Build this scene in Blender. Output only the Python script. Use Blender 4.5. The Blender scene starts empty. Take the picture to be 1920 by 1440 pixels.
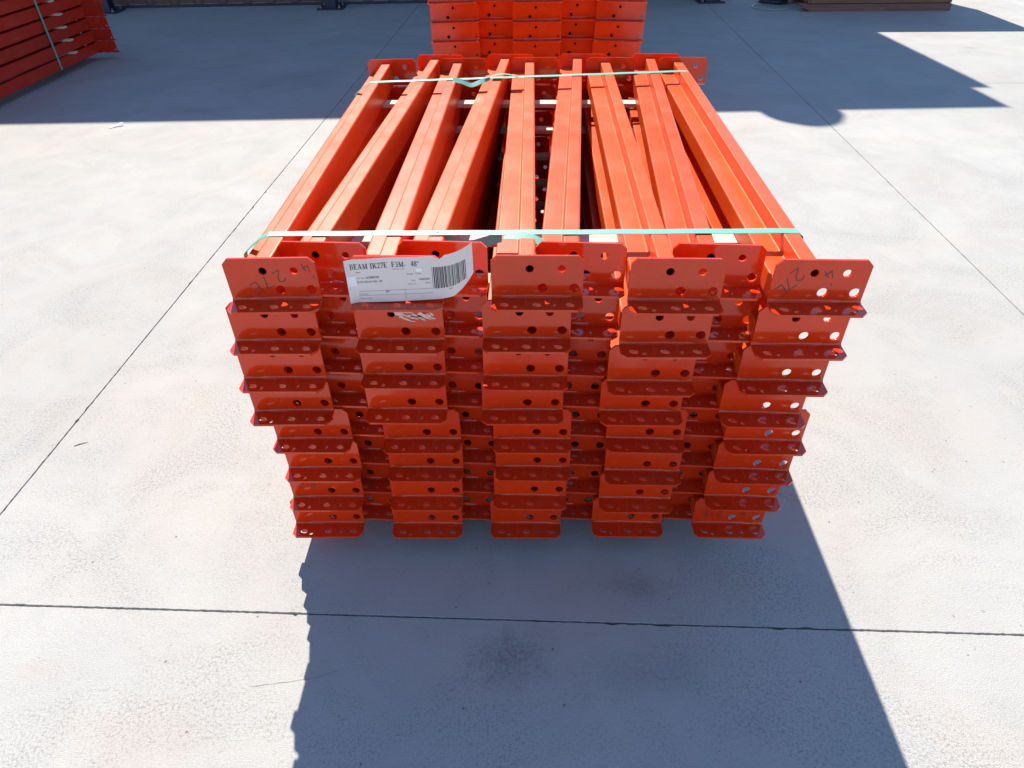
import bpy, bmesh, math, random
from mathutils import Vector, Matrix
from mathutils.geometry import tessellate_polygon

random.seed(7)
scene = bpy.context.scene
col = scene.collection
rad = math.radians

# ------------------------------------------------------------------ camera
cam_d = bpy.data.cameras.new('camera')
cam_d.sensor_width = 36.0
cam_d.lens = 1256.0 / 1920.0 * 36.0
cam_d.clip_start = 0.02
cam_d.clip_end = 1000.0
cam = bpy.data.objects.new('camera', cam_d)
col.objects.link(cam)
cam.matrix_world = (Matrix.Translation((0, 0, 1.135))
                    @ Matrix.Rotation(rad(90 - 38.6), 4, 'X')
                    @ Matrix.Rotation(rad(-1.0), 4, 'Z'))
scene.camera = cam

# ------------------------------------------------------------------ sky and sun
SUN_FROM = Vector((-0.222, 1.0, 1.0)).normalized()
SUN_EL = math.asin(SUN_FROM.z)
SUN_AZ = math.atan2(SUN_FROM.x, SUN_FROM.y)          # clockwise from +Y
world = bpy.data.worlds.new('World')
scene.world = world
world.use_nodes = True
wn = world.node_tree
wn.nodes.clear()
sky = wn.nodes.new('ShaderNodeTexSky')
sky.sky_type = 'NISHITA'
sky.sun_disc = False
sky.sun_elevation = SUN_EL
sky.sun_rotation = SUN_AZ
sky.altitude = 300
sky.air_density = 1.0
sky.dust_density = 0.0
sky.ozone_density = 3.6
bg = wn.nodes.new('ShaderNodeBackground')
bg.inputs[1].default_value = 0.116
wo = wn.nodes.new('ShaderNodeOutputWorld')
wn.links.new(sky.outputs[0], bg.inputs[0])
wn.links.new(bg.outputs[0], wo.inputs[0])

sun_d = bpy.data.lights.new('sun', 'SUN')
sun_d.energy = 4.6
sun_d.angle = rad(0.53)
sun_d.color = (1.0, 0.945, 0.85)
sun = bpy.data.objects.new('sun', sun_d)
col.objects.link(sun)
sun.rotation_euler = (-SUN_FROM).to_track_quat('-Z', 'Y').to_euler()
sun.location = SUN_FROM * 30

scene.view_settings.view_transform = 'Standard'
scene.view_settings.look = 'None'
scene.view_settings.gamma = 1.0
scene.view_settings.use_curve_mapping = False
scene.view_settings.exposure = 0.9
scene.cycles.max_bounces = 7
scene.cycles.diffuse_bounces = 4
scene.cycles.glossy_bounces = 4


# ------------------------------------------------------------------ helpers
def tag(o, label=None, cat=None, group=None, kind=None):
    if label: o['label'] = label
    if cat: o['category'] = cat
    if group: o['group'] = group
    if kind: o['kind'] = kind
    return o


def link(name, mesh, parent=None, loc=None, rz=0.0):
    o = bpy.data.objects.new(name, mesh)
    col.objects.link(o)
    if parent is not None: o.parent = parent
    if loc is not None: o.location = loc
    if rz: o.rotation_euler = (0, 0, rz)
    return o


def empty(name, loc, rz=0.0):
    o = bpy.data.objects.new(name, None)
    o.empty_display_size = 0.05
    col.objects.link(o)
    o.location = loc
    o.rotation_euler = (0, 0, rz)
    return o


class MB:
    """collects geometry of ONE part"""
    def __init__(s):
        s.v, s.f, s.sm = [], [], []

    def add(s, vs, fs, smooth=False):
        b = len(s.v)
        s.v += [tuple(p) for p in vs]
        s.f += [tuple(i + b for i in f) for f in fs]
        s.sm += [smooth] * len(fs)

    def box(s, x0, x1, y0, y1, z0, z1, bev=0.0):
        if bev <= 0:
            vs = [(x, y, z) for z in (z0, z1) for y in (y0, y1) for x in (x0, x1)]
            s.add(vs, [(0, 2, 3, 1), (4, 5, 7, 6), (0, 1, 5, 4), (2, 6, 7, 3), (0, 4, 6, 2), (1, 3, 7, 5)])
            return
        bm = bmesh.new()
        bmesh.ops.create_cube(bm, size=1.0)
        for v in bm.verts:
            v.co = Vector((x0 + (v.co.x + .5) * (x1 - x0), y0 + (v.co.y + .5) * (y1 - y0), z0 + (v.co.z + .5) * (z1 - z0)))
        bmesh.ops.bevel(bm, geom=bm.edges[:], offset=bev, segments=1, affect='EDGES')
        bm.verts.index_update()
        s.add([v.co for v in bm.verts], [tuple(v.index for v in f.verts) for f in bm.faces])
        bm.free()

    def extrude_poly(s, loops, fn, t):
        """loops: outer + holes in 2D; fn(a,b,c)->xyz; thickness t along c from 0 to t"""
        pts = [p for l in loops for p in l]
        tris = tessellate_polygon([[Vector((p[0], p[1], 0)) for p in l] for l in loops])
        n = len(pts)
        vs = [fn(p[0], p[1], 0.0) for p in pts] + [fn(p[0], p[1], t) for p in pts]
        fs = []
        for a, b, c in tris:
            fs.append((a, b, c)); fs.append((a + n, c + n, b + n))
        s.add(vs, fs)
        base = 0
        for l in loops:
            m = len(l)
            vv = [fn(p[0], p[1], 0.0) for p in l] + [fn(p[0], p[1], t) for p in l]
            s.add(vv, [(i, (i + 1) % m, (i + 1) % m + m, i + m) for i in range(m)], smooth=(m > 10))
            base += m

    def prism(s, prof, y0, y1, caps=False, ax='y'):
        """prof (x,z) closed loop swept in y"""
        n = len(prof)
        vs = [(x, y0, z) for x, z in prof] + [(x, y1, z) for x, z in prof]
        fs = [(i, (i + 1) % n, (i + 1) % n + n, i + n) for i in range(n)]
        if caps:
            fs += [tuple(range(n - 1, -1, -1)), tuple(range(n, 2 * n))]
        s.add(vs, fs)

    def lathe(s, prof, cx, cy, seg=24):
        vs, fs = [], []
        m = len(prof)
        for k in range(seg):
            a = 2 * math.pi * k / seg
            for r, z in prof:
                vs.append((cx + r * math.cos(a), cy + r * math.sin(a), z))
        for k in range(seg):
            for j in range(m - 1):
                a0, a1 = k * m + j, ((k + 1) % seg) * m + j
                fs.append((a0, a1, a1 + 1, a0 + 1))
        s.add(vs, fs, smooth=True)

    def ribbon(s, pts, side, width, thick):
        """flat strip along pts; side(i)->unit vector across, thickness along normal"""
        n = len(pts)
        ring = []
        P = [Vector(p) for p in pts]
        for i in range(n):
            t = (P[min(i + 1, n - 1)] - P[max(i - 1, 0)]).normalized()
            sd = Vector(side(i)) if callable(side) else Vector(side)
            nr = t.cross(sd).normalized()
            for a, b in ((-.5, -.5), (.5, -.5), (.5, .5), (-.5, .5)):
                ring.append(P[i] + sd * (a * width) + nr * (b * thick))
        fs = []
        for i in range(n - 1):
            for k in range(4):
                a, b = i * 4 + k, i * 4 + (k + 1) % 4
                fs.append((a, b, b + 4, a + 4))
        fs += [(3, 2, 1, 0), tuple((n - 1) * 4 + k for k in range(4))]
        s.add(ring, fs)

    def tube(s, pts, r, seg=8):
        P = [Vector(p) for p in pts]
        n = len(P); vs = []
        for i in range(n):
            t = (P[min(i + 1, n - 1)] - P[max(i - 1, 0)]).normalized()
            u = t.cross(Vector((0, 0, 1)))
            if u.length < 1e-4: u = t.cross(Vector((1, 0, 0)))
            u.normalize(); w = t.cross(u)
            rr = r[i] if isinstance(r, (list, tuple)) else r
            for k in range(seg):
                a = 2 * math.pi * k / seg
                vs.append(P[i] + u * (rr * math.cos(a)) + w * (rr * math.sin(a)))
        fs = [(i * seg + k, i * seg + (k + 1) % seg, (i + 1) * seg + (k + 1) % seg, (i + 1) * seg + k)
              for i in range(n - 1) for k in range(seg)]
        s.add(vs, fs, smooth=True)
        s.add(vs[:seg], [tuple(range(seg))]); s.add(vs[-seg:], [tuple(range(seg))])

    def mesh(s, name, mat, fix=True):
        me = bpy.data.meshes.new(name)
        me.from_pydata(s.v, [], s.f)
        me.polygons.foreach_set('use_smooth', s.sm)
        me.materials.append(mat)
        if fix:
            bm = bmesh.new(); bm.from_mesh(me)
            bmesh.ops.recalc_face_normals(bm, faces=bm.faces)
            bm.to_mesh(me); bm.free()
        me.update()
        return me


# ------------------------------------------------------------------ materials
def new_mat(name):
    m = bpy.data.materials.new(name)
    m.use_nodes = True
    nt = m.node_tree
    return m, nt, nt.nodes['Principled BSDF']


def N(nt, typ, **kw):
    n = nt.nodes.new(typ)
    for k, v in kw.items():
        if k.startswith('i_'):
            n.inputs[k[2:].replace('_', ' ')].default_value = v
        else:
            setattr(n, k, v)
    return n


def ramp(nt, src, stops):
    r = nt.nodes.new('ShaderNodeValToRGB')
    el = r.color_ramp.elements
    while len(el) < len(stops): el.new(0.5)
    for e, (p, c) in zip(el, stops):
        e.position = p
        e.color = (c, c, c, 1) if not isinstance(c, tuple) else (*c, 1)
    nt.links.new(src, r.inputs[0])
    return r


def mixc(nt, fac, a, b, mode='MIX'):
    m = nt.nodes.new('ShaderNodeMix')
    m.data_type = 'RGBA'; m.blend_type = mode
    for s, v in ((m.inputs[0], fac), (m.inputs[6], a), (m.inputs[7], b)):
        if hasattr(v, 'node'): nt.links.new(v, s)
        elif isinstance(v, tuple): s.default_value = (*v, 1)
        else: s.default_value = v
    return m.outputs[2]


def simple(name, colr, rough=0.6, metal=0.0, var=0.12, scale=30.0, bump=0.0, spec=0.5):
    m, nt, b = new_mat(name)
    tc = N(nt, 'ShaderNodeTexCoord')
    no = N(nt, 'ShaderNodeTexNoise', i_Scale=scale, i_Detail=4.0)
    nt.links.new(tc.outputs['Object'], no.inputs['Vector'])
    c = mixc(nt, no.outputs[0], tuple(x * (1 - var) for x in colr), tuple(min(1, x * (1 + var)) for x in colr))
    nt.links.new(c, b.inputs['Base Color'])
    b.inputs['Roughness'].default_value = rough
    b.inputs['Metallic'].default_value = metal
    b.inputs['Specular IOR Level'].default_value = spec
    if bump:
        bp = N(nt, 'ShaderNodeBump', i_Strength=bump, i_Distance=0.002)
        nt.links.new(no.outputs[0], bp.inputs['Height'])
        nt.links.new(bp.outputs[0], b.inputs['Normal'])
    return m


def paint(name, colr, rough=0.30, spec=0.4, rv=0.04):
    """glossy sprayed enamel on steel: slight tone shift per beam, orange peel, faint dust and scuffs"""
    m, nt, b = new_mat(name)
    tc = N(nt, 'ShaderNodeTexCoord')
    oi = N(nt, 'ShaderNodeObjectInfo')
    n1 = N(nt, 'ShaderNodeTexNoise', i_Scale=14.0, i_Detail=5.0, i_Roughness=0.6)
    nt.links.new(tc.outputs['Object'], n1.inputs['Vector'])
    n2 = N(nt, 'ShaderNodeTexNoise', i_Scale=320.0, i_Detail=2.0)
    nt.links.new(tc.outputs['Object'], n2.inputs['Vector'])
    c = mixc(nt, oi.outputs['Random'], tuple(x * .86 for x in colr), tuple(min(1, x * 1.06) for x in colr))
    dust = ramp(nt, n1.outputs[0], [(0.48, 0.0), (0.75, 0.16)])
    c = mixc(nt, dust.outputs[0], c, (0.66, 0.20, 0.10))
    # scuffs: stretched noise along the beam
    mp = N(nt, 'ShaderNodeMapping')
    mp.inputs['Scale'].default_value = (160, 9, 160)
    nt.links.new(tc.outputs['Object'], mp.inputs['Vector'])
    n3 = N(nt, 'ShaderNodeTexNoise', i_Scale=1.0, i_Detail=3.0)
    nt.links.new(mp.outputs[0], n3.inputs['Vector'])
    sc = ramp(nt, n3.outputs[0], [(0.64, 0.0), (0.72, 0.40)])
    c = mixc(nt, sc.outputs[0], c, tuple(min(1, x * 1.1 + .05) for x in colr))
    vo = N(nt, 'ShaderNodeTexVoronoi', i_Scale=46.0)
    nd = N(nt, 'ShaderNodeTexNoise', i_Scale=400.0)
    nt.links.new(tc.outputs['Object'], nd.inputs['Vector'])
    ofs = N(nt, 'ShaderNodeVectorMath', operation='MULTIPLY_ADD')
    nt.links.new(nd.outputs['Color'], ofs.inputs[0]); ofs.inputs[1].default_value = (.004, .004, .004)
    rnd = N(nt, 'ShaderNodeVectorMath', operation='MULTIPLY_ADD')
    nt.links.new(oi.outputs['Random'], rnd.inputs[0]); rnd.inputs[1].default_value = (3, 5, 7)
    nt.links.new(tc.outputs['Object'], rnd.inputs[2])
    nt.links.new(rnd.outputs[0], ofs.inputs[2])
    nt.links.new(ofs.outputs[0], vo.inputs['Vector'])
    ch = ramp(nt, vo.outputs['Distance'], [(0.035, 0.8), (0.06, 0.0)])
    c = mixc(nt, ch.outputs[0], c, (0.16, 0.07, 0.045))
    nt.links.new(c, b.inputs['Base Color'])
    rr = ramp(nt, n1.outputs[0], [(0.3, rough - rv), (0.75, rough + rv)])
    nt.links.new(rr.outputs[0], b.inputs['Roughness'])
    b.inputs['Specular IOR Level'].default_value = spec
    bp = N(nt, 'ShaderNodeBump', i_Strength=0.10, i_Distance=0.0006)
    nt.links.new(n2.outputs[0], bp.inputs['Height'])
    nt.links.new(bp.outputs[0], b.inputs['Normal'])
    return m


def concrete():
    m, nt, b = new_mat('concrete')
    ge = N(nt, 'ShaderNodeNewGeometry')
    oi = N(nt, 'ShaderNodeObjectInfo')
    pos = ge.outputs['Position']

    def noise(scale, detail=4.0, rough=0.55, dist=0.0, off=None):
        n = N(nt, 'ShaderNodeTexNoise', i_Scale=scale, i_Detail=detail, i_Roughness=rough, i_Distortion=dist)
        if off:
            mp = N(nt, 'ShaderNodeMapping'); mp.inputs['Location'].default_value = off
            nt.links.new(pos, mp.inputs[0]); nt.links.new(mp.outputs[0], n.inputs['Vector'])
        else:
            nt.links.new(pos, n.inputs['Vector'])
        return n.outputs[0]
    big = noise(0.9, 5.0, 0.6, 0.4)
    mid = noise(5.5, 6.0, 0.65, 0.3)
    fine = noise(70.0, 4.0, 0.7)
    grain = noise(420.0, 2.0, 0.6)
    base = (0.488, 0.475, 0.440)
    c = mixc(nt, ramp(nt, big, [(0.35, 0.0), (0.68, 1.0)]).outputs[0], tuple(x * .94 for x in base), tuple(x * 1.06 for x in base))
    grit = ramp(nt, noise(150.0, 3.0, 0.75), [(0.36, 1.0), (0.60, 0.28)])
    # warm pinkish dust patches
    pk = ramp(nt, noise(2.3, 6.0, 0.7, 0.6, (5, 2, 0)), [(0.47, 0.0), (0.70, 0.55)])
    c = mixc(nt, pk.outputs[0], c, (0.50, 0.43, 0.375))
    # grey broom mottling
    gm = ramp(nt, mid, [(0.42, 0.0), (0.74, 0.36)])
    c = mixc(nt, gm.outputs[0], c, (0.375, 0.375, 0.37))
    # dirt stains with their own shape
    st = ramp(nt, noise(1.7, 7.0, 0.72, 1.0, (11, 4, 0)), [(0.62, 0.0), (0.74, 0.30)])
    c = mixc(nt, st.outputs[0], c, (0.29, 0.275, 0.26))

    def spot(cx, cy, rx, ry, colr, amt, ns=9.0):
        nonlocal c
        mp = N(nt, 'ShaderNodeMapping')
        mp.inputs['Location'].default_value = (-cx / rx, -cy / ry, 0)
        mp.inputs['Scale'].default_value = (1 / rx, 1 / ry, 1)
        nt.links.new(pos, mp.inputs[0])
        ln = N(nt, 'ShaderNodeVectorMath', operation='LENGTH')
        nt.links.new(mp.outputs[0], ln.inputs[0])
        nn = noise(ns, 6.0, 0.75, 0.5, (cx * 3, 1, 0))
        ad = N(nt, 'ShaderNodeMath', operation='MULTIPLY_ADD')
        nt.links.new(nn, ad.inputs[0]); ad.inputs[1].default_value = 1.7
        nt.links.new(ln.outputs['Value'], ad.inputs[2])
        r = ramp(nt, ad.outputs[0], [(0.0, 0.0), (1.0, 0.0)])
        el = r.color_ramp.elements
        mr = N(nt, 'ShaderNodeMapRange')
        mr.inputs['From Min'].default_value = 1.75; mr.inputs['From Max'].default_value = 0.85
        mr.inputs['To Min'].default_value = 0.0; mr.inputs['To Max'].default_value = amt
        nt.links.new(ad.outputs[0], mr.inputs['Value'])
        nt.nodes.remove(r)
        gr = N(nt, 'ShaderNodeMath', operation='MULTIPLY')
        nt.links.new(mr.outputs[0], gr.inputs[0]); nt.links.new(grit.outputs[0], gr.inputs[1])
        c = mixc(nt, gr.outputs[0], c, colr)
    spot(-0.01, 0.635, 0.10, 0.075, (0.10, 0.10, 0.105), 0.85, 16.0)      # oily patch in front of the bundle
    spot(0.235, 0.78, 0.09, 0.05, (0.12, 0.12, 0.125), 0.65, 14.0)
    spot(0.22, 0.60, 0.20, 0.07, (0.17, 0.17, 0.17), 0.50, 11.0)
    spot(3.27, 5.12, 0.10, 0.03, (0.16, 0.155, 0.15), 0.8, 8.0)
    spot(-0.62, 0.50, 0.16, 0.09, (0.47, 0.37, 0.31), 0.6, 12.0)
    spot(-0.86, 0.63, 0.06, 0.03, (0.45, 0.33, 0.27), 0.6, 14.0)
    spot(-1.35, 4.6, 0.5, 0.35, (0.27, 0.25, 0.24), 0.6, 4.0)
    spot(-1.75, 3.95, 0.30, 0.12, (0.24, 0.235, 0.24), 0.6, 5.0)
    spot(-1.0, 5.6, 0.8, 0.25, (0.27, 0.26, 0.25), 0.5, 4.0)
    # rough worn areas where dark sand grains show
    wear = ramp(nt, noise(3.1, 5.0, 0.7, 0.8, (2, 9, 0)), [(0.42, 0.0), (0.62, 1.0)])
    gm2 = N(nt, 'ShaderNodeMath', operation='MULTIPLY')
    grn = ramp(nt, noise(190.0, 3.0, 0.8, 0.0, (1, 1, 1)), [(0.40, 0.7), (0.51, 0.0)])
    nt.links.new(wear.outputs[0], gm2.inputs[0]); nt.links.new(grn.outputs[0], gm2.inputs[1])
    c = mixc(nt, gm2.outputs[0], c, (0.22, 0.205, 0.19))
    # pits and specks
    pits = ramp(nt, fine, [(0.28, 0.0), (0.36, 1.0)])
    c = mixc(nt, pits.outputs[0], tuple(x * .55 for x in base), c)
    c = mixc(nt, ramp(nt, grain, [(0.38, 0.0), (0.62, 0.36)]).outputs[0], c, (0.28, 0.27, 0.25))
    vo = N(nt, 'ShaderNodeTexVoronoi', i_Scale=17.0)
    nt.links.new(pos, vo.inputs['Vector'])
    sp = ramp(nt, vo.outputs['Distance'], [(0.028, 0.85), (0.05, 0.0)])
    c = mixc(nt, sp.outputs[0], c, (0.16, 0.14, 0.12))
    # slab to slab tone
    c = mixc(nt, oi.outputs['Random'], c, mixc(nt, 1.0, c, (0.95, 0.95, 0.955), 'MULTIPLY'))
    nt.links.new(c, b.inputs['Base Color'])
    b.inputs['Roughness'].default_value = 0.86
    b.inputs['Specular IOR Level'].default_value = 0.25
    bp = N(nt, 'ShaderNodeBump', i_Strength=0.45, i_Distance=0.0022)
    ad = N(nt, 'ShaderNodeMath', operation='MULTIPLY_ADD')
    nt.links.new(fine, ad.inputs[0]); ad.inputs[1].default_value = 0.8
    nt.links.new(grain, ad.inputs[2])
    nt.links.new(ad.outputs[0], bp.inputs['Height'])
    nt.links.new(bp.outputs[0], b.inputs['Normal'])
    return m


def wood(name, c0, c1, axis='x'):
    m, nt, b = new_mat(name)
    tc = N(nt, 'ShaderNodeTexCoord')
    mp = N(nt, 'ShaderNodeMapping')
    mp.inputs['Scale'].default_value = {'x': (4, 90, 90), 'y': (90, 4, 90), 'z': (90, 90, 4)}[axis]
    nt.links.new(tc.outputs['Object'], mp.inputs[0])
    n = N(nt, 'ShaderNodeTexNoise', i_Scale=1.0, i_Detail=5.0, i_Distortion=0.8)
    nt.links.new(mp.outputs[0], n.inputs['Vector'])
    nt.links.new(ramp(nt, n.outputs[0], [(0.3, c0), (0.7, c1)]).outputs[0], b.inputs['Base Color'])
    b.inputs['Roughness'].default_value = 0.75
    bp = N(nt, 'ShaderNodeBump', i_Strength=0.3, i_Distance=0.001)
    nt.links.new(n.outputs[0], bp.inputs['Height'])
    nt.links.new(bp.outputs[0], b.inputs['Normal'])
    return m


M = {}
M['orange'] = paint('orange_enamel', (0.74, 0.078, 0.0065), 0.36, 0.27)
M['plate'] = paint('orange_enamel_plate', (0.70, 0.038, 0.0035), 0.12, 0.52, 0.03)
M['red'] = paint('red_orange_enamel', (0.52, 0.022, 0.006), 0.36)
M['concrete'] = concrete()
M['joint'] = simple('joint_dirt', (0.05, 0.045, 0.042), 0.95, 0, 0.5, 60, 0.5)
M['crack'] = simple('crack_dirt', (0.20, 0.19, 0.18), 0.95)
M['lath'] = wood('pale_lath_wood', (0.60, 0.47, 0.33), (0.78, 0.66, 0.50), 'x')
M['bearer'] = wood('bearer_wood', (0.30, 0.21, 0.13), (0.42, 0.31, 0.20), 'x')
M['crate'] = wood('crate_wood', (0.17, 0.08, 0.045), (0.26, 0.125, 0.07), 'x')
M['skid'] = wood('red_brown_skid_wood', (0.16, 0.065, 0.05), (0.27, 0.12, 0.09), 'x')
M['strap'] = simple('mint_green_strapping', (0.13, 0.46, 0.33), 0.38, 0, 0.06, 60, 0.05, 0.7)
M['paper'] = simple('paper', (0.78, 0.655, 0.62), 0.5, 0, 0.03, 40)
M['tape'] = simple('clear_tape', (0.86, 0.84, 0.82), 0.2, 0, 0.02, 40)
M['ink'] = simple('printing_ink', (0.06, 0.055, 0.06), 0.6)
M['lightink'] = simple('light_printing_ink', (0.20, 0.18, 0.20), 0.6)
M['marker'] = simple('marker_ink', (0.075, 0.04, 0.04), 0.5, 0, 0.5, 90)
M['residue'] = simple('glue_residue', (0.70, 0.52, 0.45), 0.7, 0, 0.3, 160)
M['cladding'] = simple('weathered_cladding', (0.135, 0.12, 0.11), 0.6, 0, 0.45, 3.0, 0.1)
M['cladding2'] = simple('brown_cladding', (0.15, 0.075, 0.06), 0.6, 0, 0.4, 3.0, 0.1)
M['steel'] = simple('dark_painted_steel', (0.035, 0.035, 0.06), 0.45, 0, 0.25, 12.0)
M['bolt'] = simple('galvanised_bolt', (0.35, 0.34, 0.33), 0.4, 0.9, 0.2, 60)
M['roof'] = simple('galvanised_roof_sheet', (0.42, 0.43, 0.44), 0.45, 0.6, 0.1, 4.0)
M['twig'] = simple('dry_twig', (0.30, 0.25, 0.19), 0.9)
M['hose'] = simple('clear_strap_offcut', (0.30, 0.36, 0.36), 0.3)

# ------------------------------------------------------------------ the ground: sheet, slabs, joints
PHI = rad(-3.0)
ex = Vector((math.cos(PHI), math.sin(PHI), 0))
ey = Vector((-math.sin(PHI), math.cos(PHI), 0))


def grd(u, v, z=0.0):
    p = ex * u + ey * v
    return Vector((p.x, p.y, z))


g = MB()
g.add([(-400, -400, -0.05), (400, -400, -0.05), (400, 400, -0.05), (-400, 400, -0.05)], [(0, 1, 2, 3)])
ground = link('ground', g.mesh('ground', M['concrete']))
tag(ground, 'pale concrete yard', None, None, 'structure')
US = [-9.20, -6.53, -3.86, -1.188, 1.478, 4.15, 6.82, 9.49]
VS = [-2.96, 0.708, 4.378, 8.05, 11.72, 15.39]
GAP = 0.0013
rs = random.Random(3)


def edge_pts(a, b, n, near):
    """points on a slab edge with small spalls pulled inside"""
    out = []
    chips = [(rs.random(), rs.uniform(.001, .0035), rs.uniform(.003, .02)) for _ in range(7)] if near else []
    for i in range(n):
        t = i / n
        d = GAP + rs.uniform(-0.0003, 0.0009)
        for ct, cd, cw in chips:
            L = abs(b - a)
            x = abs(t - ct) * L
            if x < cw: d += cd * (1 - x / cw) ** .7
        out.append((a + (b - a) * t, d))
    return out


for i in range(len(US) - 1):
    for j in range(len(VS) - 1):
        u0, u1, v0, v1 = US[i], US[i + 1], VS[j], VS[j + 1]
        near = (2 <= i <= 4 and j <= 1)
        n = 420 if near else 10
        loop = []
        for t, d in edge_pts(u0, u1, n, near): loop.append((min(max(t, u0 + GAP), u1 - GAP), v0 + d))
        for t, d in edge_pts(v0, v1, n, near): loop.append((u1 - d, min(max(t, v0 + GAP), v1 - GAP)))
        for t, d in edge_pts(u1, u0, n, near): loop.append((min(max(t, u0 + GAP), u1 - GAP), v1 - d))
        for t, d in edge_pts(v1, v0, n, near): loop.append((u0 + d, min(max(t, v0 + GAP), v1 - GAP)))
        cu, cv = (u0 + u1) / 2, (v0 + v1) / 2
        inner = []
        for (a, b_) in loop:
            du, dv = cu - a, cv - b_
            k = 0.0007
            inner.append((a + math.copysign(min(k, abs(du)), du) * (1 if abs(abs(du) - (u1 - u0) / 2) < .03 else 0),
                          b_ + math.copysign(min(k, abs(dv)), dv) * (1 if abs(abs(dv) - (v1 - v0) / 2) < .03 else 0)))
        m = len(loop)
        mb = MB()
        vs = [grd(a, b_, 0.0) for a, b_ in inner] + [grd(a, b_, -0.0010) for a, b_ in loop] + [grd(a, b_, -0.03) for a, b_ in loop]
        fs = [tuple(range(m))]
        for k in range(m):
            k2 = (k + 1) % m
            fs.append((k, m + k, m + k2, k2)); fs.append((m + k, 2 * m + k, 2 * m + k2, m + k2))
        mb.add(vs, fs)
        link('slab', mb.mesh('slab', M['concrete'], fix=False), ground)
mb = MB()
for u in US:
    a, b_ = grd(u - .02, VS[0]), grd(u + .02, VS[-1])
    p = [grd(u - .02, VS[0], -.011), grd(u + .02, VS[0], -.011), grd(u + .02, VS[-1], -.011), grd(u - .02, VS[-1], -.011)]
    mb.add(p, [(0, 1, 2, 3)])
link('joint_filler', mb.mesh('joint_filler', M['joint']), ground)
mb = MB()
for v in VS:
    p = [grd(US[0], v - .02, -.0125), grd(US[-1], v - .02, -.0125), grd(US[-1], v + .02, -.0125), grd(US[0], v + .02, -.0125)]
    mb.add(p, [(0, 1, 2, 3)])
link('joint_filler', mb.mesh('joint_filler', M['joint']), ground)


rc = random.Random(2)
for cr in ([(-.465, .589), (-.379, .599), (-.352, .603), (-.312, .617)], [(1.099, 2.335), (1.203, 2.291), (1.437, 2.238), (1.616, 2.205)]):
    mb = MB()
    pts = []
    for i in range(len(cr) - 1):
        for q in range(7):
            u = q / 7
            pts.append((cr[i][0] + (cr[i + 1][0] - cr[i][0]) * u + rc.uniform(-.0005, .0005), cr[i][1] + (cr[i + 1][1] - cr[i][1]) * u + rc.uniform(-.0008, .0008)))
    vs = []
    for i, (a, b_) in enumerate(pts):
        w = .00035 * rc.uniform(.3, 1.0)
        vs += [(a, b_ - w, .0006), (a, b_ + w, .0006)]
    mb.add(vs, [(2 * i, 2 * i + 2, 2 * i + 3, 2 * i + 1) for i in range(len(pts) - 1)])
    link('crack', mb.mesh('crack', M['crack']), ground)

# ------------------------------------------------------------------ the storage shed whose eave shades the back of the yard
ROOF_Z = 3.20
shed = empty('storage_shed', (-2.0, 7.2, 0))
tag(shed, 'dark storage shed behind the bundles, steel posts on base plates', 'shed')


def sub(name, mb, mat, parent, org=(-2.0, 7.2, 0)):
    me = mb.mesh(name, mat)
    me.transform(Matrix.Translation((-org[0], -org[1], -org[2])))
    return link(name, me, parent)


YE = 3.76 + ROOF_Z
mb = MB()
outline = [(-9.0, YE), (2.03, YE), (2.03, YE + .38), (2.14, YE + .38), (2.14, 12.0), (-9.0, 12.0)]
mb.extrude_poly([outline], lambda a, b_, c_: (a, b_, ROOF_Z - .16 + c_), .16)
roof = sub('roof', mb, M['roof'], shed)
mb = MB()
mb.lathe([(0.0, ROOF_Z), (.13, ROOF_Z), (.13, ROOF_Z + .12), (.17, ROOF_Z + .13), (.215, ROOF_Z + .20), (.215, ROOF_Z + .25), (.16, ROOF_Z + .33), (.08, ROOF_Z + .37), (0.0, ROOF_Z + .375)], 0.83, 7.18, 28)
sub('ventilator', mb, M['roof'], roof)
# back wall of ribbed cladding sheets
x = -9.0; k = 0
while x < 2.1:
    w = min(0.92, 2.12 - x)
    mb = MB()
    prof = [(0, 0)]
    nr = 4
    for r in range(nr):
        b0 = w * r / nr
        prof += [(b0 + .05 * w / .92, 0), (b0 + .075 * w / .92, -.025), (b0 + .125 * w / .92, -.025), (b0 + .15 * w / .92, 0)]
    prof += [(w - .002, 0), (w - .002, .012), (0, .012)]
    vs = [(x + a, 7.30 + y, .024) for a, y in prof] + [(x + a, 7.30 + y, ROOF_Z - .17) for a, y in prof]
    m = len(prof)
    mb.add(vs, [(q, (q + 1) % m, (q + 1) % m + m, q + m) for q in range(m)] + [tuple(range(m)), tuple(range(m, 2 * m))])
    sub('panel', mb, M['cladding2'] if k in (5, 6, 7) else M['cladding'], shed)
    x += .92; k += 1
mb = MB(); mb.box(-9, 2.12, 7.262, 7.36, 0.001, .022, .003)
sub('sill_beam', mb, M['steel'], shed)
mb = MB(); mb.box(-9, 2.0, 7.02, 7.14, ROOF_Z - .36, ROOF_Z - .163, .004)
sub('eave_beam', mb, M['steel'], shed)
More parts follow.
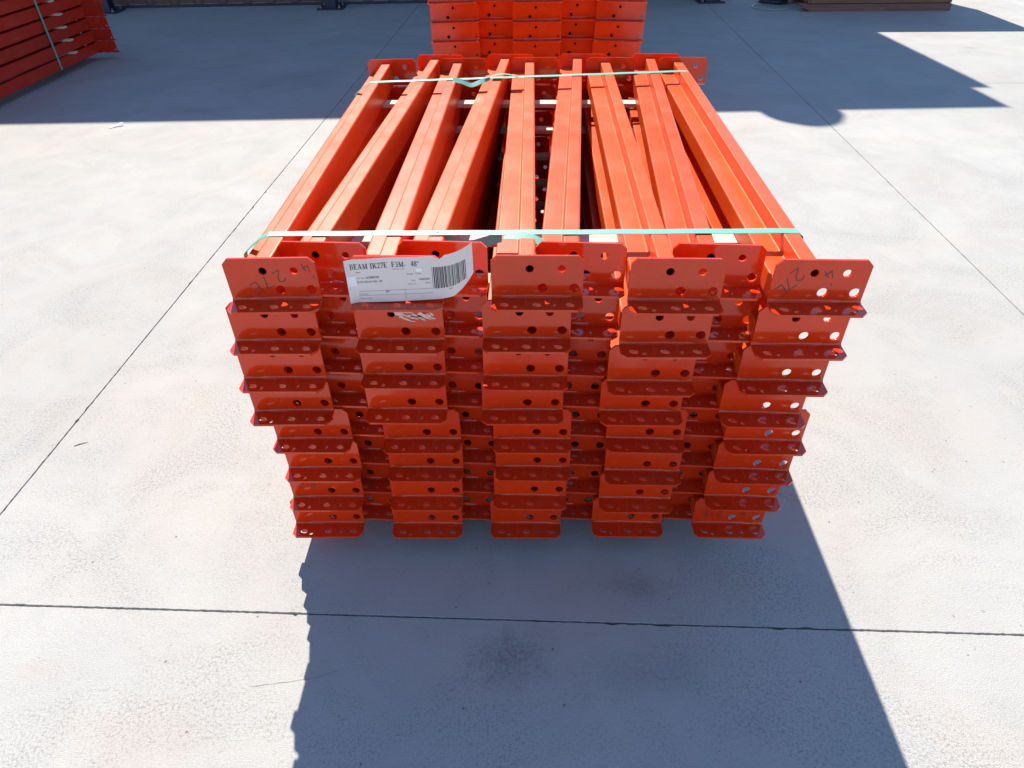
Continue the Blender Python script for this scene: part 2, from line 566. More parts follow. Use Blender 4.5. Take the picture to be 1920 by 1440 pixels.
for px in (-7.75, -5.70, -3.70, -1.615, 0.45, 1.90):
    mb = MB()
    # wide flange column
    y0 = 7.08
    mb.box(px - .05, px + .05, y0 - .055, y0 - .047, .012, ROOF_Z - .36)
    mb.box(px - .05, px + .05, y0 + .047, y0 + .055, .012, ROOF_Z - .36)
    mb.box(px - .004, px + .004, y0 - .047, y0 + .047, .012, ROOF_Z - .36)
    post = sub('post', mb, M['steel'], shed)
    mb = MB(); mb.box(px - .12, px + .12, y0 - .11, y0 + .11, 0.0005, .012, .002)
    sub('base_plate', mb, M['steel'], post)
    for sx in (-.085, .085):
        for sy in (-.08, .08):
            mb = MB()
            mb.lathe([(0, .012), (.013, .012), (.013, .024), (.007, .024), (.007, .04), (0, .041)], px + sx, y0 + sy, 6)
            sub('bolt', mb, M['bolt'], post)

# ------------------------------------------------------------------ crate on skids at the right, behind
crate = empty('timber_crate', (3.22, 6.95, 0), rad(-3.3))
tag(crate, 'brown timber crate on red-brown skids behind right, half in shade', 'crate')
for yy in (-.42, 0, .42):
    mb = MB()
    pr = [(-.62, .03), (-.66, .045), (-.66, .055), (.62, .055), (.62, 0.001), (-.56, .001)]
    mb.prism(pr, yy - .045, yy + .045, True)
    link('skid', mb.mesh('skid', M['skid']), crate)
for kk in range(8):
    mb = MB(); z0 = .057 + kk * .0985
    mb.box(-.56, .60, -.44, -.415, z0, z0 + .0945, .003)
    link('plank', mb.mesh('plank', M['crate']), crate)
for kk in range(8):
    mb = MB(); z0 = .057 + kk * .0985
    mb.box(-.56, .60, .415, .44, z0, z0 + .0945, .003)
    link('plank', mb.mesh('plank', M['crate']), crate)
for sx in (-.585, .602):
    for kk in range(8):
        mb = MB(); z0 = .057 + kk * .0985
        mb.box(sx, sx + .023, -.44, .44, z0, z0 + .0945, .003)
        link('plank', mb.mesh('plank', M['crate']), crate)
mb = MB(); mb.box(-.60, .63, -.45, .45, .846, .87, .003)
link('lid', mb.mesh('lid', M['crate']), crate)

# dark steel coil end leaning by the crate's left side
coil = empty('wire_coil', (2.46, 6.98, 0))
tag(coil, 'dark coil of wire lying at the left end of the timber crate', 'coil')
for kk, (rr, zz) in enumerate(((.115, .02), (.12, .055), (.112, .09), (.118, .125))):
    mb = MB()
    mb.tube([(rr * math.cos(a), rr * math.sin(a), zz + .004 * math.sin(2 * a)) for a in [i * 2 * math.pi / 28 for i in range(29)]], .017, 8)
    link('turn', mb.mesh('turn', M['steel']), coil)

# ------------------------------------------------------------------ rack beams
T = 0.004           # connector plate thickness
FL = 0.037          # flange depth
PH = 0.0752         # plate height


def circ(cx, cy, r, n=16, sx=1.0, rot=0.0):
    out = []
    for k in range(n):
        a = 2 * math.pi * k / n
        px, py = r * sx * math.cos(a), r * math.sin(a)
        out.append((cx + px * math.cos(rot) - py * math.sin(rot), cy + px * math.sin(rot) + py * math.cos(rot)))
    return out


def connector(name, W, holes, slots, far=False, mat=None):
    """angle connector: vertical plate welded to the tube end, flange turned outwards with punched hooks"""
    r = 0.005
    sgn = -1.0 if not far else 1.0
    mb = MB()
    h = W / 2
    c_ = 0.009
    # plate: front face at y=0, body behind it
    outer = [(-h, T + r), (h, T + r), (h, PH - c_), (h - c_, PH), (-h + c_, PH), (-h, PH - c_)]
    loops = [outer] + [circ(x - h, z, rr) for x, z, rr in holes]
    mb.extrude_poly(loops, lambda a, b_, c: (a, -sgn * c, b_), T)
    # bend
    n = 6
    vs, fs = [], []
    for k in range(n + 1):
        a = math.pi / 2 * k / n
        iy, iz = sgn * r * (1 - math.cos(a)), T + r - r * math.sin(a)
        oy, oz = sgn * (r - (r + T) * math.cos(a)), T + r - (r + T) * math.sin(a)
        vs += [(-h, iy, iz), (h, iy, iz), (-h, oy, oz), (h, oy, oz)]
    for k in range(n):
        a, b_ = 4 * k, 4 * k + 4
        fs += [(a, a + 1, b_ + 1, b_), (a + 2, b_ + 2, b_ + 3, a + 3), (a, b_, b_ + 2, a + 2), (a + 1, a + 3, b_ + 3, b_ + 1)]
    mb.add(vs, fs, smooth=True)
    # flange
    outer = [(-h, r), (-h, FL - c_), (-h + c_, FL), (h - c_, FL), (h, FL - c_), (h, r)]
    loops = [outer]
    for x, y, rr, sx, rot in slots:
        loops.append(circ(x - h, y, rr, 14, sx, rot))
    mb.extrude_poly(loops, lambda a, b_, c: (a, sgn * b_, c), T)
    # hooks pressed down out of the three big slots
    for x, y, rr, sx, rot in slots:
        if sx > 1.2:
            xx = x - h
            mb.box(xx - .0065, xx + .0065, min(sgn * (y - .0075), sgn * (y - .005)), max(sgn * (y - .0075), sgn * (y - .005)), -.006, .0002)
    return mb.mesh(name, mat or M['plate'])


def rounded(prof, r, seg=3):
    out = []
    n = len(prof)
    for i in range(n):
        p0, p, p1 = (Vector((*prof[(i + d) % n], 0)) for d in (-1, 0, 1))
        d0, d1 = (p0 - p).normalized(), (p1 - p).normalized()
        a, b_ = p + d0 * r, p + d1 * r
        for k in range(seg + 1):
            t = k / seg
            q = a * (1 - t) ** 2 + p * 2 * t * (1 - t) + b_ * t * t
            out.append((q.x, q.y))
    return out


def tube_mesh(name, x0, xs, x1, L, mat, zl=.0375, zr=.064):
    mb = MB()
    pr = rounded([(x0, 0.0008), (x1, 0.0008), (x1, zr), (xs, zr), (xs, zl), (x0, zl)], .0035, 4)
    mb.prism(pr, T, L - T)
    me = mb.mesh(name, mat)
    # smooth only the rounded corners' look: auto by angle
    for p in me.polygons: p.use_smooth = False
    return me


LB = 1.219
W1 = 0.141
HO1 = [(.059, .0537, .0063), (.107, .0537, .0063), (.079, .0208, .0078), (.1275, .0208, .0078)]
SL1 = [(.021, .0225, .0050, 1.65, .35), (.037, .0285, .0036, 1.15, 0), (.0705, .0225, .0050, 1.65, .35),
       (.097, .0235, .0034, 1.0, 0), (.1215, .0225, .0050, 1.65, .35)]
near1 = connector('end_connector', W1, HO1, SL1)
far1 = connector('end_connector', W1, HO1, SL1, True)
tube1 = tube_mesh('tube', .004 - W1 / 2, .041 - W1 / 2, .068 - W1 / 2, LB, M['orange'])


rj = random.Random(77)


def beam(loc, yaw, L, meshes, label, group, tilt=0.0):
    e = empty('rack_beam', loc, yaw)
    e.rotation_euler = (0.0, tilt, yaw)
    tag(e, label, 'rack beam', group, 'thing')
    n, f, t = meshes
    link('tube', t, e)
    o = link('end_connector', n, e)
    o.rotation_euler = (rj.uniform(-.012, .012), 0, rj.uniform(-.010, .010))
    link('end_connector', f, e, (0, L, 0))
    return e


ORD = ['leftmost', 'second', 'third', 'fourth', 'fifth', 'sixth', 'seventh', 'eighth', 'rightmost']
LAY = ['top', 'second', 'third', 'fourth', 'fifth', 'sixth', 'seventh', 'bottom']
Z0, PIT = 0.055, 0.0757
odd_c = {1: [-.364, -.380, -.385, -.387, -.367, -.362, -.368, -.378],
         2: [-.174, -.178, -.182, -.185, -.166, -.166, -.171, -.176],
         3: [.041, .025, .023, .018, .035, .037, .032, .023],
         4: [.250, .243, .229, .223, .241, .243, .237, .228],
         5: [.461, .452, .445, .430, .455, .450, .445, .431]}
odd_y = {1: [.906, .903, .901, .904, .912, .912, .906, .903],
         2: [.906, .899, .904, .903, .906, .907, .902, .897],
         3: [.898, .896, .894, .895, .901, .904, .900, .893],
         4: [.881, .875, .875, .887, .896, .889, .888, .891],
         5: [.870, .866, .870, .876, .887, .887, .888, .884]}
even_top = [-.297, -.107, .111, .322]
far_top = [-.335, -.126, .084, .302, .510]
rb = random.Random(11)
B1 = {}
for li in range(8):
    z = Z0 + (7 - li) * PIT
    shift = sum(odd_c[k][li] - odd_c[k][0] for k in range(1, 6)) / 5
    farc = [far_top[k] + shift + (rb.uniform(-.002, .002) if li else 0) for k in range(5)]
    for k in range(9):
        if k % 2 == 0:
            cx, cy = odd_c[k // 2 + 1][li], odd_y[k // 2 + 1][li]
            fx = farc[k // 2]
        else:
            a, b_ = k // 2 + 1, k // 2 + 2
            cy = (odd_y[a][li] + odd_y[b_][li]) / 2 + .05
            cx = even_top[k // 2] if li == 0 else (odd_c[a][li] + odd_c[b_][li]) / 2 + (-.034, -.034, -.028, -.018)[k // 2]
            cx = max(cx, odd_c[a][li] + .0685)
            fx = (farc[a - 1] + farc[b_ - 1]) / 2 + .0345
        yaw = -math.asin((fx - cx) / LB)
        lab = 'orange steel rack beam, %s layer, %s of nine across, front strapped bundle' % (LAY[li], ORD[k])
        tilt = 0.0
        if li == 0: tilt = {0: -.012, 4: 0.004, 6: .010, 8: .012}.get(k, 0.0)
        B1[(li, k)] = beam((cx, cy, z + (.0008 if tilt else 0)), yaw, LB, (near1, far1, tube1), lab, 'rack beams of the front bundle', tilt)

# pale laths between the layers and bearers under the bundle
for li in range(7):
    zt = Z0 + (7 - li) * PIT
    for yy, nm in ((1.103, 'near'), (1.955, 'far')):
        mb = MB()
        mb.box(-.455 + rb.uniform(0, .02), .425 - rb.uniform(0, .02), -.019, .019, -.0108, -.0003, .001)
        o = link('lath', mb.mesh('lath', M['lath']), None, (0.03, yy + rb.uniform(-.012, .012), zt), PHI + rb.uniform(-.01, .01))
        tag(o, 'pale wooden lath under the %s layer, %s end of the front bundle' % (LAY[li], nm), 'lath', 'laths between the layers')
for yy, nm in ((1.16, 'near'), (1.93, 'far')):
    mb = MB(); mb.box(-.46, .50, -.045, .045, .0008, Z0 - .0005, .003)
    o = link('bearer', mb.mesh('bearer', M['bearer']), None, (.02, yy, 0), PHI)
    tag(o, 'timber bearer on the concrete under the %s end of the front bundle' % nm, 'bearer', 'bearers')

# ------------------------------------------------------------------ straps of the front bundle
ZR = Z0 + 7 * PIT + .064


def strap_loop(name, yl, yr, label, tails, dl=0.0, dr=0.0):
    e = empty(name, (0.02, (yl + yr) / 2, 0))
    tag(e, label, 'strap', 'straps of the front bundle')

    def P(x, z):
        x0 = x; x = x + dl + (dr - dl) * (x + .46) / .93
        return (x - .02, (yl + (yr - yl) * (x + .4) / .87) - (yl + yr) / 2, z)
    path = [P(-.4465, .06), P(-.441, .13), P(-.4385, .20), P(-.441, .27), P(-.4545, .34), P(-.4555, .42), P(-.4535, .54), P(-.4385, ZR - .030), P(-.431, ZR - .0235), P(-.408, ZR - .006),
            P(-.393, ZR + .0012), P(-.37, ZR + .0016)]
    n = 24
    for i in range(1, n):
        x = -.37 + (.47 + .355) * i / n
        path.append(P(x, ZR + .0016 + .0003 * math.sin(i * 1.7)))
    path += [P(.462, ZR + .001), P(.470, ZR - .005), P(.472, ZR - .02), P(.472, .34), P(.470, .06), P(.455, .052), P(0, .0505), P(-.435, .052), P(-.4465, .06)]
    mb = MB()
    mb.ribbon(path, (0, 1, 0), .0165, .0009)
    link('band', mb.mesh('band', M['strap']), e)
    for t in tails:
        mb = MB()
        pts = [Vector((x - .02, y - (yl + yr) / 2, z)) for x, y, z in t['p']]
        # smooth the polyline
        sm = []
        for i in range(len(pts) - 1):
            p0, p1, p2, p3 = pts[max(i - 1, 0)], pts[i], pts[i + 1], pts[min(i + 2, len(pts) - 1)]
            for q in range(6):
                u = q / 6
                sm.append(0.5 * ((2 * p1) + (p2 - p0) * u + (2 * p0 - 5 * p1 + 4 * p2 - p3) * u * u + (3 * p1 - p0 - 3 * p2 + p3) * u ** 3))
        sm.append(pts[-1])
        mb.ribbon(sm, Vector(t['s']).normalized(), .0165, .0008)
        link('loose_tail', mb.mesh('loose_tail', M['strap']), e)
    mb = MB(); mb.box(-.16, -.125, -.0105, .0105, ZR + .0025, ZR + .0045, .0005)
    me = mb.mesh('seal', M['bolt'])
    return e


strap_loop('strap', 1.010, .988, 'mint green plastic strap with a loose tail across the near end of the front bundle',
           [dict(p=[(-.118, 1.000, ZR - .004), (-.092, .996, ZR - .010), (-.066, .990, ZR - .015), (-.040, .994, ZR - .011), (-.012, .998, ZR - .005)], s=(0.05, .45, .89)),
            dict(p=[(-.008, .992, ZR + .001), (.018, .986, ZR + .002), (.044, .976, ZR - .001), (.064, .960, ZR - .010), (.079, .944, ZR - .027)], s=(.22, .9, .36))])
strap_loop('strap', 1.916, 1.975, 'mint green plastic strap across the far end of the front bundle',
           [dict(p=[(-.145, 1.925, ZR + .003), (-.12, 1.922, ZR - .002), (-.095, 1.916, ZR - .009), (-.07, 1.922, ZR - .003), (-.045, 1.935, ZR + .003)], s=(0.05, .85, .52)),
            dict(p=[(-.06, 1.925, ZR + .004), (-.02, 1.935, ZR + .012), (.015, 1.935, ZR + .009), (.035, 1.93, ZR + .003)], s=(.1, 1, -.1))], .026, .036)

# ------------------------------------------------------------------ marker writing on connector plates
GL = {'2': [[(0, .8), (.12, .97), (.35, 1), (.58, .85), (.5, .55), (.2, .22), (0, 0), (.7, .02)]],
      '7': [[(0, 1), (.62, 1), (.4, .5), (.22, 0)]],
      'E': [[(.6, 1), (.05, .98), (0, .5), (0, 0), (.62, .03)], [(0, .52), (.45, .5)]],
      '4': [[(.25, 1), (0, .4), (.62, .42)], [(.48, .75), (.42, 0)]],
      "'": [[(.1, 1.02), (.05, .72)]]}


def near_plate(e):
    return [c for c in e.children if c.name.startswith('end_connector') and abs(c.location.y) < .01][0]


def marker(parent, items, w=.0013):
    mb = MB()
    for ch, cx, cz, size, ang in items:
        ca, sa = math.cos(ang), math.sin(ang)
        for st in GL[ch]:
            pts = []
            for a, b_ in st:
                a, b_ = (a - .32) * size, (b_ - .5) * size
                pts.append((cx + a * ca - b_ * sa - W1 / 2, -.0003, cz + a * sa + b_ * ca))
            mb.ribbon(pts, (0, 1, 0), .0002, w) if False else None
            for i in range(len(pts) - 1):
                p, q = Vector(pts[i]), Vector(pts[i + 1])
                d = (q - p).normalized(); nn = Vector((-d.z, 0, d.x)) * (w / 2)
                p, q = p - d * w * .4, q + d * w * .4
                y0 = Vector((0, -.0002 * (i % 2), 0))
                mb.add([p - nn + y0, q - nn + y0, q + nn + y0, p + nn + y0], [(0, 1, 2, 3)])
    link('marker_writing', mb.mesh('marker_writing', M['marker']), near_plate(parent))


A = math.pi + .45
marker(B1[(0, 0)], [('2', .083, .044, .019, A), ('7', .061, .034, .019, A), ('E', .042, .024, .019, A), ('4', .126, .058, .017, A), ("'", .131, .046, .012, A)])
A = math.pi + .75
marker(B1[(0, 8)], [('2', .035, .050, .021, A), ('7', .026, .036, .020, A), ('E', .017, .023, .018, A), ('4', .080, .052, .019, A), ("'", .083, .036, .012, A)])
marker(B1[(7, 8)], [('E', .022, .031, .015, math.pi), ('7', .037, .031, .015, math.pi), ('2', .052, .031, .015, math.pi), ('4', .098, .032, .015, math.pi), ("'", .110, .030, .012, math.pi)], .0014)
marker(B1[(6, 0)], [('2', .022, .036, .013, 2.9), ('4', .046, .036, .017, 2.5)], .0016)

# torn label residue on the second plate of the second layer
mb = MB()
rr_ = random.Random(5)
for k in range(34):
    u = rr_.random()
    cx_ = .070 + .052 * u - W1 / 2 + rr_.uniform(-.004, .004)
    cz_ = .0565 - .006 * u + rr_.gauss(0, .0042) - (.010 * rr_.random() if .35 < u < .75 else 0)
    ln_, wd_, an_ = rr_.uniform(.009, .022), rr_.uniform(.0016, .0046), -.35 + .5 * (0.5 - u) + rr_.uniform(-.35, .35)
    pts = []
    for q_ in range(10):
        t_ = 2 * math.pi * q_ / 10
        a_, b_ = ln_ / 2 * math.cos(t_) * rr_.uniform(.75, 1.1), wd_ / 2 * math.sin(t_) * rr_.uniform(.6, 1.2)
        pts.append((cx_ + a_ * math.cos(an_) - b_ * math.sin(an_), min(.0715, cz_ + a_ * math.sin(an_) + b_ * math.cos(an_))))
    mb.extrude_poly([pts], lambda a, b_, c, k=k: (a, -.0002 - .00001 * k - c, b_), .0001)
res = link('label_residue', mb.mesh('label_residue', M['residue']), near_plate(B1[(1, 2)]))
mb = MB()
for k in range(7):
    x0 = .090 - W1 / 2 + k * .0027
    mb.box(x0, x0 + .0019, -.0007, -.0005, .048, .048 + rr_.uniform(.0018, .0032))
link('print', mb.mesh('print', M['ink']), res)

# ------------------------------------------------------------------ the paper tag with its printing
LW, LH = .198, .073
tagroot = empty('paper_tag', (-.2485, .8975, Z0 + 7 * PIT))
tag(tagroot, 'white paper tag with barcode and BEAM printing on the front bundle', 'tag')


def lab(s, t, off=0.0):
    """label surface: s 0..LW to the right, t 0..LH up"""
    x = s; y = -.0030 - off; z = t + .0045 + .028 * s - .10 * s * s * 0
    # left edge lifts a little
    if s < .012:
        y -= .4 * (.012 - s); x += .002 * (1 - s / .012)
    # right part curls forward and up, twisting
    q = max(0.0, (s - .138) / (LW - .138))
    y -= .016 * math.sin(q * 2.2) * (0.25 + .75 * t / LH)
    z += (.024 * q ** 1.3) * (0.75 + .35 * t / LH)
    x -= .004 * q * q
    # sag of the lower edge
    y -= .0035 * (1 - t / LH) ** 2 * (0.4 + .6 * math.sin(min(1, s / .15) * math.pi))
    y -= .0012 * math.sin(s * 70) * (t / LH)
    return (x, y, z)


def lab_outline_t(s, t):
    """cut corner bottom right"""
    return t


mb = MB()
nx, ny = 44, 12
vs, fs = [], []
for i in range(nx + 1):
    s = LW * i / nx
    cut = max(0.0, (s - .160) / (LW - .160)) ** 1.4 * .026
    top = 0.0065 * max(0.0, 1 - abs(s - .143) / .010)
    for j in range(ny + 1):
        vs.append(lab(s, cut + (LH - top - cut) * j / ny))
for i in range(nx):
    for j in range(ny):
        a = i * (ny + 1) + j
        fs.append((a, a + ny + 1, a + ny + 2, a + 1))
base_n = len(vs)
vs2 = [(x, y + .00025, z) for x, y, z in vs]
fs2 = [tuple(i + base_n for i in f[::-1]) for f in fs]
mb.add(vs + vs2, fs + fs2, smooth=True)
link('sheet', mb.mesh('sheet', M['paper'], fix=False), tagroot)


def lab_quads(quads, name, mat, off=.0004):
    mb = MB()
    for (s0, t0), (s1, t1), (s2, t2), (s3, t3) in quads:
        n = max(1, int(max(abs(s1 - s0), abs(s2 - s3)) / .006))
        for k in range(n):
            a, b_ = k / n, (k + 1) / n
            L_ = lambda p, q, u: (p[0] + (q[0] - p[0]) * u, p[1] + (q[1] - p[1]) * u)
            c0, c1 = L_((s0, t0), (s1, t1), a), L_((s0, t0), (s1, t1), b_)
            c2, c3 = L_((s3, t3), (s2, t2), b_), L_((s3, t3), (s2, t2), a)
            mm = max(1, int(abs(c3[1] - c0[1]) / .008))
            for j in range(mm):
                u, v = j / mm, (j + 1) / mm
                q = [L_(c0, c3, u), L_(c1, c2, u), L_(c1, c2, v), L_(c0, c3, v)]
                mb.add([lab(*p, off) for p in q], [(0, 1, 2, 3)])
    return link(name, mb.mesh(name, mat, fix=False), tagroot)


def rect(s0, s1, t0, t1): return ((s0, t0), (s1, t0), (s1, t1), (s0, t1))


# bold serif headline: strokes in a unit em (x 0..w, y 0..1)
def stroke(a, b_, w):
    (x0, y0), (x1, y1) = a, b_
    d = math.hypot(x1 - x0, y1 - y0); nx_, ny_ = -(y1 - y0) / d * w / 2, (x1 - x0) / d * w / 2
    return ((x0 - nx_, y0 - ny_), (x1 - nx_, y1 - ny_), (x1 + nx_, y1 + ny_), (x0 + nx_, y0 + ny_))


def arc(cx, cy, rx, ry, a0, a1, w, n=8):
    p = [(cx + rx * math.cos(rad(a0 + (a1 - a0) * k / n)), cy + ry * math.sin(rad(a0 + (a1 - a0) * k / n))) for k in range(n + 1)]
    return [stroke(p[k], p[k + 1], w) for k in range(n)]


def stem(x): return [rect(x - .09, x + .09, 0, 1), rect(x - .17, x + .17, 0, .07), rect(x - .17, x + .17, .93, 1)]


SER = {
    'B': (.72, stem(.18) + [rect(.18, .42, .93, 1), rect(.18, .42, .49, .56), rect(.18, .42, 0, .07)] + arc(.40, .75, .18, .22, -90, 90, .13) + arc(.42, .27, .22, .24, -90, 90, .14)),
    'E': (.70, stem(.18) + [rect(.18, .62, .93, 1), rect(.18, .46, .47, .54), rect(.18, .64, 0, .07), rect(.56, .62, .78, .95), rect(.58, .65, .03, .24), rect(.42, .47, .38, .63)]),
    'A': (.78, [stroke((.36, 1), (.12, .03), .07), stroke((.36, 1), (.62, .03), .18), rect(.22, .52, .30, .37), rect(0, .24, 0, .06), rect(.46, .78, 0, .06)]),
    'M': (.98, [rect(.12, .18, 0, 1), rect(.72, .88, 0, 1), stroke((.16, 1), (.46, .05), .17), stroke((.46, .05), (.76, 1), .07), rect(.02, .28, 0, .06), rect(.62, .98, 0, .06), rect(.02, .24, .94, 1), rect(.72, .98, .94, 1)]),
    'I': (.40, stem(.2)),
    'K': (.80, stem(.18) + [stroke((.28, .40), (.66, .98), .07), stroke((.36, .55), (.68, .03), .18), rect(.52, .80, 0, .06), rect(.52, .78, .94, 1)]),
    '2': (.55, arc(.26, .72, .20, .24, 170, -40, .12) + [stroke((.41, .58), (.08, .08), .10), rect(.04, .5, 0, .13)]),
    '7': (.52, [rect(.04, .5, .86, 1), stroke((.44, .9), (.2, 0), .13), rect(.04, .09, .74, .9)]),
    'F': (.66, stem(.18) + [rect(.18, .62, .93, 1), rect(.18, .46, .47, .54), rect(.56, .62, .76, .95), rect(.42, .47, .38, .63)]),
    '3': (.54, arc(.24, .75, .18, .21, 150, -90, .11) + arc(.24, .28, .21, .24, 90, -150, .13)),
    '-': (.40, [rect(.04, .34, .30, .40)]),
    '4': (.56, [rect(.30, .46, 0, 1), stroke((.32, .98), (.05, .32), .07), rect(.02, .54, .24, .36)]),
    '8': (.54, arc(.26, .74, .16, .20, 0, 360, .11, 12) + arc(.26, .27, .19, .23, 0, 360, .12, 12)),
    '"': (.36, [rect(.04, .12, .68, 1), rect(.20, .28, .68, 1)]),
    ' ': (.30, []),
}


def serif(text, s0, t0, h, kx=1.0):
    q = []; x = s0
    for ch in text:
        w, gl = SER[ch]
        for r in gl:
            q.append(tuple((x + a * h * kx, t0 + b_ * h) for a, b_ in r))
        x += (w + .06) * h * kx
    return q, x


q, xe = serif('BEAM IK27E', .0085, .0565, .0088, .92)
q2, xe2 = serif('F3M-', xe + .0055, .0570, .0086, .95)
q3, xe3 = serif('48"', xe2 + .0065, .0578, .0085, .92)
lab_quads(q + q2 + q3, 'headline', M['ink'])


def text_on_label(body, s0, t0, h, mat, name='small_print', bold=0.0):
    cu = bpy.data.curves.new('txt', 'FONT')
    cu.body = body; cu.size = h * 1.37; cu.offset = bold; cu.resolution_u = 2
    o = bpy.data.objects.new('txt', cu); col.objects.link(o)
    dg = bpy.context.evaluated_depsgraph_get()
    me = bpy.data.meshes.new_from_object(o.evaluated_get(dg))
    bpy.data.objects.remove(o); bpy.data.curves.remove(cu)
    mb = MB()
    mb.add([lab(s0 + v.co.x, t0 + v.co.y, .0004) for v in me.vertices], [tuple(p.vertices) for p in me.polygons])
    bpy.data.meshes.remove(me)
    link(name, mb.mesh(name, mat, fix=False), tagroot)


text_on_label('BEAM', .017, .0500, .0022, M['lightink'])
text_on_label('Customer order', .072, .0530, .0020, M['lightink'])
text_on_label('LOT NO.', .017, .0405, .0021, M['lightink'])
text_on_label('LIC0001S2', .030, .0405, .0034, M['ink'], bold=.00008)
text_on_label('IK27E BEAM F3M - 48"', .0165, .0335, .0030, M['lightink'], bold=.00004)
text_on_label('Qty/Bdl', .092, .0440, .0024, M['lightink'])
text_on_label('72 Pcs', .105, .0442, .0028, M['lightink'])
text_on_label('Date', .099, .0335, .0022, M['lightink'])
text_on_label('10/06/2021', .110, .0345, .0028, M['ink'], bold=.00006)
text_on_label('Order no.', .093, .0275, .0022, M['lightink'])
text_on_label('72814', .119, .0280, .0026, M['lightink'])
text_on_label('57', .058, .0155, .0040, M['ink'], bold=.0001)
text_on_label('Checked by', .016, .0135, .0022, M['lightink'])
text_on_label('Made to order', .018, .0055, .0022, M['lightink'])
lab_quads([rect(.016, .130, .0190, .0194), rect(.016, .130, .0115, .0119), rect(.088, .0884, .004, .021)], 'ruled_line', M['lightink'])
bars = []
rbar = random.Random(21)
x = .131
while x < .1865:
    w = rbar.choice((.0006, .0006, .0011, .0016))
    tt = .0185 + max(0, (x - .165)) * .25
    bars.append(rect(x, x + w, tt, .0545))
    x += w + rbar.choice((.0006, .0006, .0010, .0014))
lab_quads(bars, 'barcode', M['ink'])
text_on_label('72814', .155, .0140, .0022, M['ink'])
lab_quads([rect(.0005, .0155, .029, .046)], 'tape', M['tape'], .0006)
mb = MB()
mb.add([lab(.112 + .0052 * math.cos(a), .0515 + .0036 * math.sin(a), .0005) for a in [k * math.pi / 10 for k in range(20)]], [tuple(range(20))])
link('round_sticker', mb.mesh('round_sticker', M['tape'], fix=False), tagroot)

# ------------------------------------------------------------------ second bundle behind
W2 = .210
L2 = 1.524
HO2 = [(.075, .019, .0068), (.197, .019, .0068), (.100, .054, .0052)]
SL2 = [(.021 + .0505 * k, .0225, .0050, 1.65, .35) for k in range(4)] + [(.046, .0285, .0036, 1.0, 0), (.147, .0235, .0034, 1.0, 0)]
near2 = connector('end_connector', W2, HO2, SL2)
far2 = connector('end_connector', W2, HO2, SL2, True)
tube2 = tube_mesh('tube', .040 - W2 / 2, .064 - W2 / 2, .110 - W2 / 2, L2, M['orange'])
LAY2 = LAY
ORD5 = ['leftmost', 'second', 'middle', 'fourth', 'rightmost']
r2 = random.Random(4)
P2, Z2 = .0757, .096
for li in range(8):
    z = Z2 + (7 - li) * P2
    for k in range(5):
        front = k % 2 == 0
        cx = -.212 + .1715 * k + (7 - li) * .0012 * (k - 1.5) + r2.uniform(-.003, .003)
        cy = 3.25 - .05 * (cx) + (0 if front else .05) + r2.uniform(-.004, .004)
        tl = {0: -.022, 2: -.004, 4: .030}.get(k, 0.0)
        beam((cx, cy, z), rad(-2.6) + r2.uniform(-.004, .004), L2, (near2, far2, tube2),
             'orange rack beam, %s layer, %s of five across, bundle behind the front one' % (LAY2[li], ORD5[k]), 'rack beams of the rear bundle', tl)
for yy, nm in ((3.6, 'near'), (4.5, 'far')):
    mb = MB(); mb.box(-.44, .56, -.05, .05, .0008, Z2 - .012, .003)
    o = link('bearer', mb.mesh('bearer', M['bearer']), None, (.16, yy, 0), PHI)
    tag(o, 'timber bearer under the %s end of the bundle behind the front one' % nm, 'bearer', 'bearers')

# ------------------------------------------------------------------ long bundle at the left edge
L3 = 3.05
Z3 = .042
HO3 = [(.197, .019, .0055)]
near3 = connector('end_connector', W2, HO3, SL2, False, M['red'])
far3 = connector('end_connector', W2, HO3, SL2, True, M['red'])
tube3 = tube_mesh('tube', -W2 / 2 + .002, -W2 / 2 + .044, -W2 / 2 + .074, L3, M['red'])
yaw3 = -math.atan2(.036, 1.0)
dv = Vector((-math.sin(yaw3), math.cos(yaw3), 0)); pv = Vector((math.cos(yaw3), math.sin(yaw3), 0))
r3 = random.Random(9)
COLS = ['yard-side', 'middle', 'wall-side']
for li in range(8):
    z = Z3 + (7 - li) * P2
    for k in range(3):
        end = Vector((-2.765, 5.245, 0)) - pv * (W2 / 2 + .225 * k) + pv * r3.uniform(-.004, .004) + dv * r3.uniform(-.01, .01)
        p = end - dv * L3
        lab_ = 'long red-orange rack beam, %s layer, %s column of the bundle at far left' % (LAY[li], COLS[k])
        beam((p.x, p.y, z), yaw3, L3, (near3, far3, tube3), lab_, 'long rack beams of the left bundle')
for li in range(7):
    zt = Z3 + (7 - li) * P2
    for dy, nm in ((.33, 'far'), (2.6, 'near')):
        c_ = Vector((-2.765, 5.245, 0)) - dv * dy - pv * .40
        mb = MB(); mb.box(-.33, .30 + r3.uniform(-.03, .02), -.02, .02, -.0110, -.0002, .001)
        o = link('lath', mb.mesh('lath', M['lath']), None, (c_.x, c_.y, zt), yaw3)
        tag(o, 'pale wooden lath under the %s layer, %s end of the left bundle' % (LAY[li], nm), 'lath', 'laths in the left bundle')
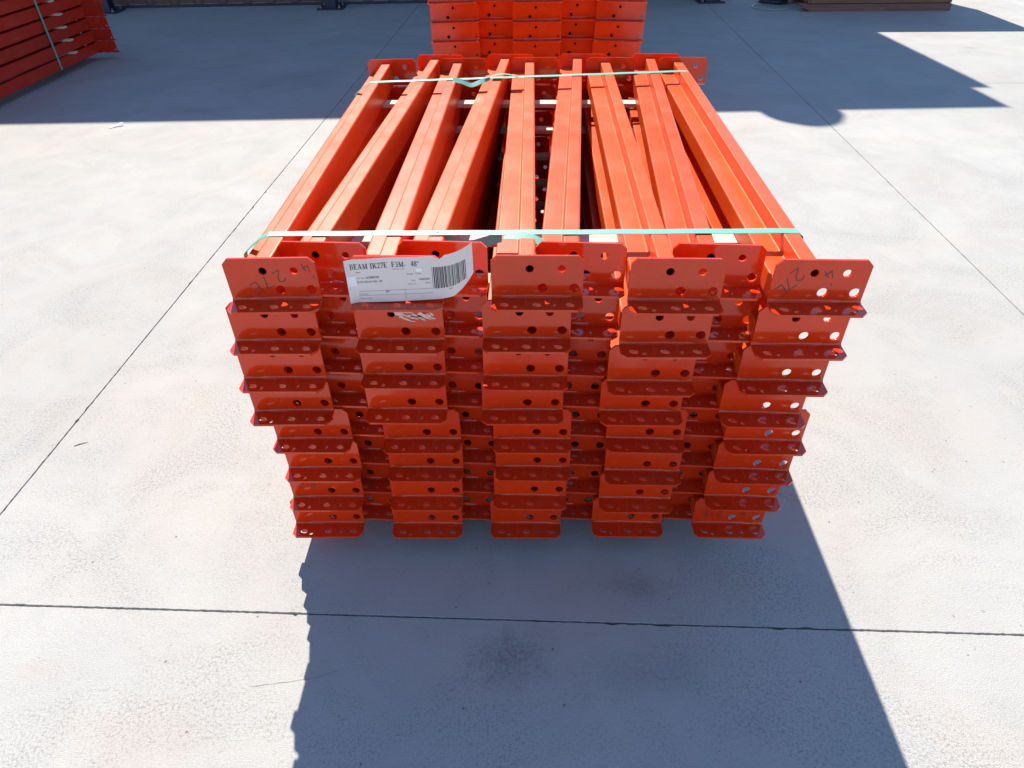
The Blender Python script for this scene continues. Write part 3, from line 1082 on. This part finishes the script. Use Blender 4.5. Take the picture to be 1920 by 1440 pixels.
for dy, nm in ((.5, 'far'), (2.4, 'near')):
    c_ = Vector((-2.765, 5.245, 0)) - dv * dy - pv * .50
    mb = MB(); mb.box(-.26, .26, -.045, .045, .0008, Z3 - .0008, .003)
    o = link('bearer', mb.mesh('bearer', M['bearer']), None, (c_.x, c_.y, 0), yaw3)
    tag(o, 'timber bearer under the %s end of the long left bundle' % nm, 'bearer', 'bearers')
# strap round the left bundle
mb = MB()
o0 = Vector((-2.765, 5.245, 0)) - dv * .50
xr = -(W2 - .0745)
xo = xr + .0062
pts = [(xo, .044), (xo, .640), (xr - .003, .6445), (-.40, .645), (-.672, .644), (-.680, .62), (-.680, .041), (-.40, .0402), (xr - .002, .0405), (xo, .044)]
mb.ribbon([(a, 0, z) for a, z in pts], (0, 1, 0), .017, .0012)
so = link('strap', mb.mesh('strap', M['strap']), None, (o0.x, o0.y, 0), yaw3)
tag(so, 'thin green strap round the long red-orange bundle at far left', 'strap')

# ------------------------------------------------------------------ small litter
mb = MB()
mb.ribbon([(-.055, -.06, .003), (-.035, -.035, .004), (-.012, -.012, .010), (.012, .010, .022), (.03, .028, .020)], Vector((.74, -.67, 0.0)).normalized(), .024, .0012)
o = link('paper_scrap', mb.mesh('paper_scrap', M['tape']), None, (-2.09, 3.705, 0.0))
o.scale = (.62, .62, .62)
tag(o, 'small curled white scrap on the concrete at the shadow edge', 'scrap')
mb = MB()
mb.tube([(-.032, -.018, .0022), (-.015, -.006, .003), (.004, .002, .0035), (.024, .008, .0025)], [.0014, .0022, .0018, .0009], 6)
o = link('twig', mb.mesh('twig', M['twig']), None, (-1.065, 1.215, 0.0))
o.scale = (.5, .5, .5)
tag(o, 'tiny dry twig on the sunlit concrete beside the long joint', 'twig')
mb = MB()
mb.tube([(.16 * math.cos(a) - .0, .14 * math.sin(a), .004 + .006 * abs(math.sin(a * 2))) for a in [rad(100 + i * 12) for i in range(19)]], .005, 6)
o = link('strap_offcut', mb.mesh('strap_offcut', M['hose']), None, (2.36, 6.72, 0.002))
tag(o, 'grey loop of strapping lying on the shaded concrete left of the crate', 'offcut')
